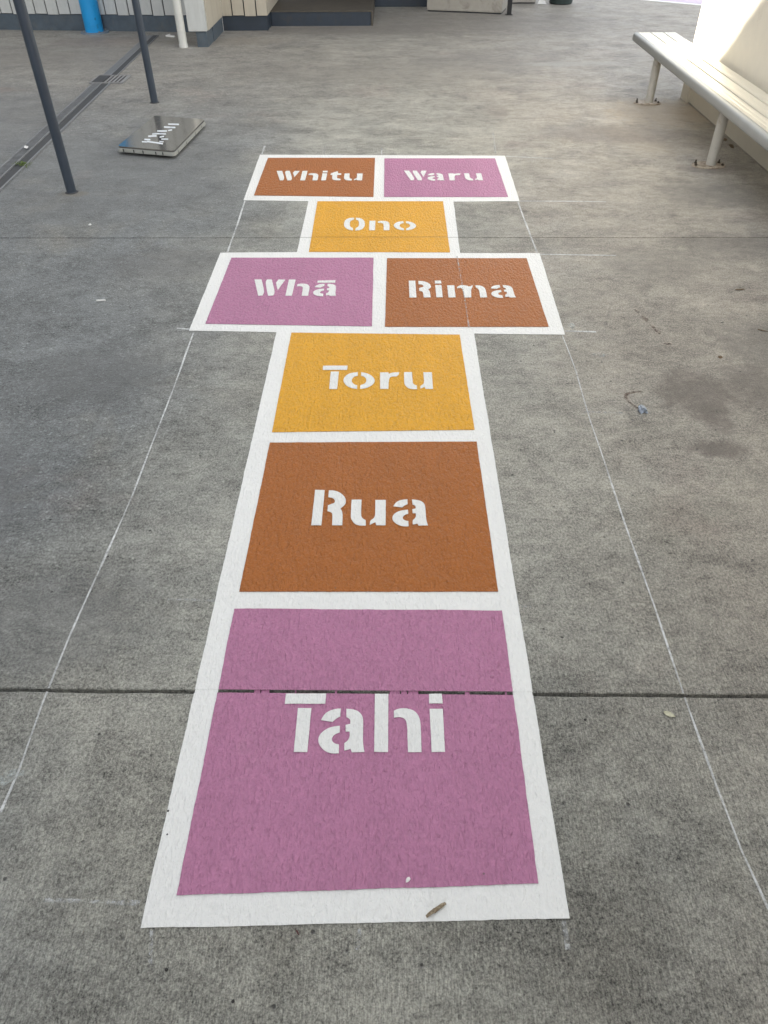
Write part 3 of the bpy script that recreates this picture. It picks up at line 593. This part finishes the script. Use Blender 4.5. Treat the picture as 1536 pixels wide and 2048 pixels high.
dbar(bm, u0, u1, -.006, .003, .0005, .014); dbar(bm, u0, u1, .062, .070, .0005, .014); dbar(bm, u0, u1, .130, .140, .0005, .012)
dbar(bm, 2.56, 4.4, -.005, .002, .0005, .008); dbar(bm, 2.56, 4.4, .062, .068, .0005, .008); dbar(bm, 2.56, 4.4, .120, .126, .0005, .008)
obj('rail', bm, M['grate'], dr)
bm = bmesh.new(); u = u0+.01
while u < u1-.02:
    dbar(bm, u, u+.009, .0035, .0615, .005, .012); u += .026
obj('grate', bm, M['grate'], dr); bm = bmesh.new(); u = 2.58
while u < 4.38: dbar(bm, u, u+.010, .0025, .0615, .005, .0075); u += .017
obj('grate', bm, M['grate'], dr)
bm = bmesh.new(); dbar(bm, u0, u1, .0705, .1295, .0042, .0065); dbar(bm, 2.56, 4.4, .0685, .1195, .0042, .0058); obj('rib', bm, M['drainc'], dr)
child_fix(dr)
sp = thing('sump_grate', 'square metal sump grate set across the channel drain', 'grate', (-2.34, 6.62, 0))
bm = bmesh.new(); box(bm, -2.475, -2.205, 6.50, 6.755, .0005, .0045); obj('pit', bm, M['drain'], sp)  # dark sheet instead of a hollow, its shade put into the colour
bm = bmesh.new()
for a in ((-2.482, -2.198, 6.490, 6.503), (-2.482, -2.198, 6.752, 6.765), (-2.482, -2.470, 6.503, 6.752), (-2.210, -2.198, 6.503, 6.752)): box(bm, *a, .0005, .013)
obj('frame', bm, M['draintrim'], sp)
bm = bmesh.new(); box(bm, -2.470, -2.375, 6.503, 6.752, .006, .011); obj('cover_plate', bm, M['drainc'], sp)
bm = bmesh.new()
for i in range(5): box(bm, -2.362+i*.034, -2.346+i*.034, 6.503, 6.752, .006, .012)
obj('bars', bm, M['draintrim'], sp)
child_fix(sp)

# ---------------------------------------------------------------- posts and pipes
def post(x, y, label, nm='canopy_post', r=.0275, m='post', top=2.62):
    t = thing(nm, label, 'post', (x, y, 0), 'dark steel posts beside the drain')
    bm = bmesh.new(); cyl(bm, (0, 0, -.002), (0, 0, top), r, seg=32, cap=False); obj('tube', bm, M[m], t, smooth=True)
    bm = bmesh.new(); vs = cyl(bm, (0, 0, .0005), (0, 0, .005), r+.010, r+.003, seg=32); obj('grout_collar', bm, M['drainc'], t)
    bm = bmesh.new(); box(bm, -.06, .06, -.06, .06, top, top+.01, .002); obj('top_plate', bm, M[m], t)
post(-1.792, 3.883, 'near slate grey steel post rising left of the glossy sign panel')
post(-1.787, 5.888, 'farther slate grey steel post standing behind the glossy sign panel')
bm = bmesh.new(); box(bm, -1.83, -1.75, 2.2, 8.0, 2.63, 2.78, .004)
tag(obj('roof_beam', bm, M['post']), 'dark steel beam carried on top of the two slate grey posts', 'beam')
bp = thing('blue_pipe', 'bright blue scuffed pipe standing against the cream boarded wall', 'pipe', (-3.12, 8.795, 0))
bm = bmesh.new(); cyl(bm, (0, 0, .008), (0, 0, 2.3), .094, seg=48, cap=False); obj('tube', bm, M['blue'], bp, smooth=True)
bm = bmesh.new(); cyl(bm, (0, 0, .0005), (0, 0, .012), .150, .146, seg=48); obj('flange', bm, M['flange'], bp)
for k in range(4):
    a = R(40+90*k); bm = bmesh.new(); cyl(bm, (.122*math.cos(a), .122*math.sin(a), .011), (.122*math.cos(a), .122*math.sin(a), .024), .010, seg=6); obj('bolt', bm, M['grate'], bp)
dp_ = thing('downpipe', 'white plastic downpipe standing beside the projecting wall corner', 'downpipe', (-2.0, 8.00, 0))
bm = bmesh.new(); cyl(bm, (0, 0, 0), (0, 0, 2.3), .040, seg=36, cap=False); obj('tube', bm, M['pvc'], dp_, smooth=True)
bm = bmesh.new(); cyl(bm, (0, 0, .0005), (0, 0, .030), .044, .043, seg=36); obj('shoe', bm, M['pvc'], dp_)
for zz in (.75, 1.9):
    bm = bmesh.new(); cyl(bm, (0, 0, zz), (0, 0, zz+.03), .044, seg=36); box(bm, .02, .15, -.01, .01, zz+.005, zz+.025); obj('bracket', bm, M['pvc'], dp_)

# ---------------------------------------------------------------- school building along the back
sb = thing('school_building', 'cream boarded building with blue grey plinth across the back left', 'building', (-2.4, 9.0, 0))
def wallseg(x0, y0, x1, y1, zb, zt, sp_=.129, m='clad', off=.0, first=0.0):
    """vertical boards with open dark gaps, on a backing; front face on the line"""
    a, b = Vector((x0, y0)), Vector((x1, y1)); L = (b-a).length; d = (b-a).normalized(); n = Vector((d.y, -d.x))
    A = math.atan2(d.y, d.x); T_ = Matrix.Translation((x0, y0, 0)) @ Matrix.Rotation(A, 4, 'Z')
    bm = bmesh.new(); box(bm, 0, L, .018, .10, zb+.004, zt, mat=T_); obj('board_backing', bm, M['gap'], sb)
    bm = bmesh.new(); u = first; k = 0
    while u < L-.005:
        e = min(u+sp_-.012, L); s0 = max(u, 0)
        if e > s0+.004: box(bm, s0, e, 0, .016, zb+.004*math.sin(k*2.1), zt, .0025, mat=T_)
        u += sp_; k += 1
    return obj('cladding', bm, M[m], sb)
def plinthseg(x0, y0, x1, y1, z, m='plinth', back=.04, depth=.2):
    a, b = Vector((x0, y0)), Vector((x1, y1)); L = (b-a).length; d = (b-a).normalized(); A = math.atan2(d.y, d.x)
    T_ = Matrix.Translation((x0, y0, 0)) @ Matrix.Rotation(A, 4, 'Z'); bm = bmesh.new(); box(bm, 0, L, back, back+depth, -.01, z, mat=T_); return obj('plinth', bm, M[m], sb)
wallseg(-6.6, 9.17, -2.0, 8.78, .150, 2.5, first=.02)
plinthseg(-6.6, 9.17, -1.96, 8.775, .148, back=.012)
bm = bmesh.new(); T_ = Matrix.Translation((-6.0, 9.075, 0)) @ Matrix.Rotation(-.055, 4, 'Z') @ Matrix.Rotation(R(-1.2), 4, 'Y')
box(bm, 0, 2.5, 0, .022, -.02, .075, .002, mat=T_); obj('skirting_board', bm, M['plinth'], sb)
# the projecting corner block
bm = bmesh.new(); box(bm, -1.925, -1.745, 7.985, 8.03, .136, 2.5, .003); obj('corner_board', bm, M['clad'], sb)
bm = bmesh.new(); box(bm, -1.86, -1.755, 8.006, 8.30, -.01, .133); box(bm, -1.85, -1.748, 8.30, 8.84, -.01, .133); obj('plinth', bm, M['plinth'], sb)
bm = bmesh.new(); box(bm, -1.92, -1.764, 8.032, 8.76, .136, 2.5); obj('board_backing', bm, M['gap'], sb)
bm = bmesh.new(); box(bm, -1.762, -1.735, 8.032, 8.40, .137, 2.5, .002); box(bm, -1.762, -1.735, 8.404, 8.845, .137, 2.5, .002); obj('cladding', bm, M['cladwarm'], sb)
wallseg(-1.735, 8.848, -1.262, 8.86, .137, 2.5, sp_=.128, m='cladwarm', first=-.02)
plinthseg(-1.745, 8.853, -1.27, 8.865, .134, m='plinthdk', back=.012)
bm = bmesh.new(); box(bm, -1.284, -1.262, 8.885, 10.0, .137, 2.5); obj('cladding', bm, M['cladwarm'], sb)
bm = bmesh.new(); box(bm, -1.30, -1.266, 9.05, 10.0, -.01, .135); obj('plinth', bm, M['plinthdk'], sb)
# porch recess
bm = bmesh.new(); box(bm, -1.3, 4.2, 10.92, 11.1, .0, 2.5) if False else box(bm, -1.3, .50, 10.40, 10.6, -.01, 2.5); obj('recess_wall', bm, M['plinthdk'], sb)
bm = bmesh.new(); box(bm, -1.72, 2.0, 8.1, 12.4, 2.50, 2.62); obj('roof', bm, M['roof'], sb)
child_fix(sb)
stp = thing('porch_step', 'dark blue grey concrete step in the shaded porch recess', 'step', (-.72, 9.6, 0))
bm = bmesh.new(); box(bm, -1.262, -.166, 9.130, 10.38, -.01, .128, .004); obj('riser', bm, M['plinthdk'], stp)
bm = bmesh.new(); box(bm, -1.262, -.160, 9.124, 10.38, .1285, .142, .004); obj('tread', bm, M['tread'], stp)
bm = bmesh.new(); box(bm, -.163, -.146, 9.120, 10.38, -.01, .136, .002); obj('end_trim', bm, M['tread'], stp)
child_fix(stp)
bx = thing('beige_pillar', 'wide beige rendered pillar base right of the dark porch recess', 'pillar', (.92, 10.0, 0))
T_ = Matrix.Translation((.478, 10.055, 0)) @ Matrix.Rotation(math.atan2(-.23, .88), 4, 'Z')
bm = bmesh.new(); box(bm, 0, .90, 0, .42, .012, 2.48, .012, mat=T_); obj('shaft', bm, M['beige'], bx)
bm = bmesh.new(); box(bm, .01, .89, .01, .41, -.01, .013, mat=T_); obj('base', bm, M['gap'], bx); child_fix(bx)
pp = thing('porch_post', 'thin black post beside the right corner of the beige pillar', 'post', (1.43, 9.80, 0))
bm = bmesh.new(); box(bm, -.025, .025, -.02, .02, 0, 2.49, .003); obj('shaft', bm, M['dark'], pp)
bm = bmesh.new(); box(bm, -.04, .04, -.035, .035, .0005, .006, .001); obj('base_plate', bm, M['dark'], pp)
b2 = thing('storage_box', 'low beige box at the top edge behind the thin black post', 'box', (1.70, 10.75, 0))
bm = bmesh.new(); box(bm, -.16, .155, -.15, .15, .012, .45, .008); obj('body', bm, M['beige'], b2)
bm = bmesh.new(); box(bm, -.17, .165, -.16, .16, .4505, .475, .006); obj('lid', bm, M['beige'], b2)
bm = bmesh.new(); box(bm, -.15, .145, -.14, .14, 0, .0115); obj('base', bm, M['gap'], b2)
bn = thing('rubbish_bin', 'dark green bin standing at the top edge of the picture', 'bin', (2.17, 10.62, 0))
bm = bmesh.new(); cyl(bm, (0, 0, .01), (0, 0, .70), .142, .185, seg=40); obj('body', bm, M['bin'], bn, smooth=False)
bm = bmesh.new(); cyl(bm, (0, 0, 0), (0, 0, .012), .132, seg=40); obj('foot', bm, M['dark'], bn)
bm = bmesh.new(); cyl(bm, (0, 0, .70), (0, 0, .73), .198, seg=40); cyl(bm, (0, 0, .73), (0, 0, .77), .19, .12, seg=40); obj('lid', bm, M['bin'], bn)

# ---------------------------------------------------------------- right wall
rw = thing('rendered_wall', 'cream rendered wall behind the bench on the right, sunlit at its far end', 'wall', (2.34, 1.5, 0))
bm = bmesh.new(); box(bm, 2.352, 2.58, -6, 5.985, -.01, 3.1, .004); obj('wall_face', bm, M['render'], rw)
bm = bmesh.new(); box(bm, 2.331, 2.60, 5.840, 6.0, -.01, 3.1, .006); obj('end_trim', bm, M['render'], rw)
bm = bmesh.new(); box(bm, 2.345, 2.352, -6, 5.838, -.01, .005, .001); obj('sealant', bm, M['beige'], rw)
child_fix(rw)

# ---------------------------------------------------------------- bench
bc = thing('bench', 'long pale metal bench fixed along the cream wall on the right', 'bench', (2.15, 4.4, 0))
Y0, Y1 = 2.3, 6.40
def plank(x0, x1, z0, z1, ribs=3):
    bm = bmesh.new(); n = 4*ribs; prof = []
    for i in range(n+1):
        x = x0+(x1-x0)*i/n; dz = -.0018 if (i % 4 == 0 and 0 < i < n) else 0
        prof.append((x, z1+dz))
    prof = [(x0, z1-.004), (x0+.003, z1)]+[p for p in prof if x0+.004 < p[0] < x1-.004]+[(x1-.003, z1), (x1, z1-.004), (x1, z0), (x0, z0)]
    A_ = [bm.verts.new((x, Y0, z)) for x, z in prof]; B_ = [bm.verts.new((x, Y1, z)) for x, z in prof]
    k = len(prof)
    for i in range(k): bm.faces.new((A_[i], A_[(i+1) % k], B_[(i+1) % k], B_[i]))
    bm.faces.new(A_[::-1]); bm.faces.new(B_); return bm
for x0, x1 in ((2.018, 2.112), (2.120, 2.214), (2.222, 2.316)):
    obj('seat_plank', plank(x0, x1, .345, .372), M['alu'], bc)
# rounded front rail
bm = bmesh.new(); prof = []
for i in range(17):
    a = math.pi/2+math.pi*i/16; ca, sa = math.cos(a), math.sin(a)
    prof.append((2.010+.028*math.copysign(abs(ca)**.65, ca), .341+.031*math.copysign(abs(sa)**.65, sa)))
prof += [(2.0165, .310), (2.0165, .372)]
A_ = [bm.verts.new((x, Y0, z)) for x, z in prof]; B_ = [bm.verts.new((x, Y1+.003, z)) for x, z in prof]; k = len(prof)
for i in range(k): bm.faces.new((A_[i], A_[(i+1) % k], B_[(i+1) % k], B_[i]))
bm.faces.new(A_[::-1]); bm.faces.new(B_)
o = obj('front_rail', bm, M['rail'], bc)
for p in o.data.polygons: p.use_smooth = len(p.vertices) == 4
for y in (2.85, 4.335, 5.825):
    bm = bmesh.new(); cyl(bm, (2.041, y, .006), (2.041, y, .313), .030, seg=32, cap=False); leg = obj('leg', bm, M['leg'], bc, smooth=True)
    bm = bmesh.new(); cyl(bm, (2.028, y, .0005), (2.028, y, .009), .104, .101, seg=40); 
    for v in bm.verts: v.co.y = y+(v.co.y-y)*.62
    pl = obj('base_plate', bm, M['plate'], leg)
    for sx, sy in ((-.075, .022), (.07, .026), (-.085, -.018), (.078, -.02)):
        bm = bmesh.new(); cyl(bm, (2.028+sx, y+sy, .009), (2.028+sx, y+sy, .016), .009, seg=6); cyl(bm, (2.028+sx, y+sy, .016), (2.028+sx, y+sy, .030 if sy > 0 else .020), .0045, seg=10)
        obj('bolt', bm, M['bolt'], leg)
    bm = bmesh.new(); box(bm, 2.02, 2.335, y-.02, y+.02, .318, .344, .002); box(bm, 2.3355, 2.3515, y-.03, y+.03, .26, .344, .002) ; obj('bracket', bm, M['leg'], bc)
child_fix(bc)

# ---------------------------------------------------------------- glossy stencil sign panel lying on the concrete
c0, c1, c2, c3 = Vector((-1.709, 4.592)), Vector((-1.322, 4.488)), Vector((-1.262, 5.215)), Vector((-1.640, 5.315))
def round_rect(q, r, n=6):
    out = []
    for i in range(4):
        a, b, c = q[i-1], q[i], q[(i+1) % 4]; p = b+(a-b).normalized()*r; s_ = b+(c-b).normalized()*r
        for j in range(n+1):
            t = j/n; out.append((1-t)**2*p+2*t*(1-t)*b+t*t*s_)
    return out
def grow(q, k):
    c = sum(q, Vector((0, 0)))/4; return [c+(p-c)*(1+k/(p-c).length) for p in q]
sg = thing('sign_panel', 'glossy mirror like sign panel with white letter strokes lying flat on the concrete', 'sign', (-1.48, 4.9, 0))
def slab(q, r, z0, z1, bev=0):
    bm = bmesh.new(); P_ = round_rect(q, r); n = len(P_)
    lo = [bm.verts.new((p.x, p.y, z0)) for p in P_]; hi = [bm.verts.new((p.x, p.y, z1)) for p in P_]
    bm.faces.new(lo[::-1]); bm.faces.new(hi)
    for i in range(n): bm.faces.new((lo[i], lo[(i+1) % n], hi[(i+1) % n], hi[i]))
    return bm
Q = [c0, c1, c2, c3]
obj('foot_pad', slab(grow(Q, -.045), .03, .0, .019), M['dark'], sg)
obj('tray', slab(grow(Q, .012), .03, .019, .041), M['tray'], sg)
obj('gasket', slab(grow(Q, .002), .028, .0412, .0445), M['dark'], sg)
lid = obj('lid', slab(Q, .028, .0447, .050), M['lid'], sg)
bm = bmesh.new()
for q in STROKES:
    vs = [bm.verts.new((x, y, .0516)) for x, y in q]; lo = [bm.verts.new((x, y, .0502)) for x, y in q]
    bm.faces.new(vs)
    for i in range(4): bm.faces.new((vs[i], lo[i], lo[(i+1) % 4], vs[(i+1) % 4]))
lt = obj('lettering', bm, M['signwhite'], lid)
g4 = grow(Q, .0128)  # dark ticks paint reflections of the letters onto the tray's edge
for (a, b, ts) in ((g4[0], g4[1], (.12, .30, .46, .68, .80)), (g4[1], g4[2], (.10, .34, .62, .83))):
    for t in ts:
        p = a.lerp(b, t); d_ = (b-a).normalized()*.004; n_2 = Vector((d_.y, -d_.x)).normalized()*.0012
        if True:
            bm = bmesh.new(); v = [bm.verts.new((pp_.x, pp_.y, z)) for pp_, z in ((p-d_+n_2, .021), (p+d_+n_2, .021), (p+d_+n_2, .039), (p-d_+n_2, .039))]; bm.faces.new(v); obj('edge_reflection', bm, M['dark'], sg)
child_fix(sg)

# ---------------------------------------------------------------- added unseen slab keeps the yard in shade; its hole shapes the sun patch
def sun_blocker():
    bm = bmesh.new(); XN = -6.9
    s_ = SUN_DIR
    def toplane(y, z, X):                      # wall point -> where its sun ray crosses x = XN
        t = (XN-X)/s_.x; return (y+s_.y*t, z+s_.z*t)
    # lit area wanted on the wall face (x 2.33) and the bench
    hole = [toplane(6.08, .17, 2.33), toplane(5.65, .17, 2.33), toplane(4.35, 1.42, 2.33), toplane(2.9, 3.05, 2.33), toplane(6.25, 3.3, 2.33)]
    a_, b_ = Vector(hole[1]), Vector(hole[2]); e_ = (b_-a_); nn = Vector((-e_.y, e_.x)).normalized(); NT_ = 460; rr = random.Random(4)
    cen = Vector((sum(h[0] for h in hole)/5, sum(h[1] for h in hole)/5))
    if (cen-a_).dot(nn) > 0: nn = -nn                      # nn points out of the opening
    edge = []
    for i in range(1, NT_):
        d_ = rr.random()*(.10+.55*i/NT_)-.03
        edge += [tuple(a_+e_*((i-.45)/NT_)+nn*d_), tuple(a_+e_*((i+.45)/NT_)+nn*d_)]
    hole = [hole[0], hole[1]]+edge+hole[2:]
    cx_ = sum(h[0] for h in hole)/len(hole); cz_ = sum(h[1] for h in hole)/len(hole)
    outer = [(-26, 0), (14, 0), (14, 13.5), (-26, 13.5)]
    polys = [[Vector((a, b, 0)) for a, b in outer], [Vector((a, b, 0)) for a, b in hole]]
    allp = outer+hole; th_ = .08
    f = [bm.verts.new((XN, a, b)) for a, b in allp]; g_ = [bm.verts.new((XN-th_, a, b)) for a, b in allp]
    for t in tessellate_polygon(polys):
        bm.faces.new([f[i] for i in t]); bm.faces.new([g_[i] for i in t][::-1])
    for st_, n in ((0, 4), (4, len(hole))):
        for i in range(n):
            a, b = st_+i, st_+(i+1) % n; bm.faces.new((f[a], f[b], g_[b], g_[a]))
    nb = thing('sun_block_slab', 'tall grey slab added unseen left of the yard to block the sun, with a hole shaping the sun patch', 'building', (XN, 0, 0))
    obj('wall', bm, M['shade'], nb); child_fix(nb)
sun_blocker()

# ---------------------------------------------------------------- canopy added unseen behind the viewer to dim the near ground
cn = thing('blocker', 'flat canopy added unseen behind the viewer to dim the near ground', 'blocker', (0, -4, 0))
bm = bmesh.new(); box(bm, -5.5, 2.33, -9.0, -2.1, 2.9, 3.0); obj('roof', bm, M['beige'], cn)
bm = bmesh.new(); box(bm, -5.5, 2.33, -2.1, -2.02, 2.80, 3.02); obj('fascia', bm, M['post'], cn)
child_fix(cn)
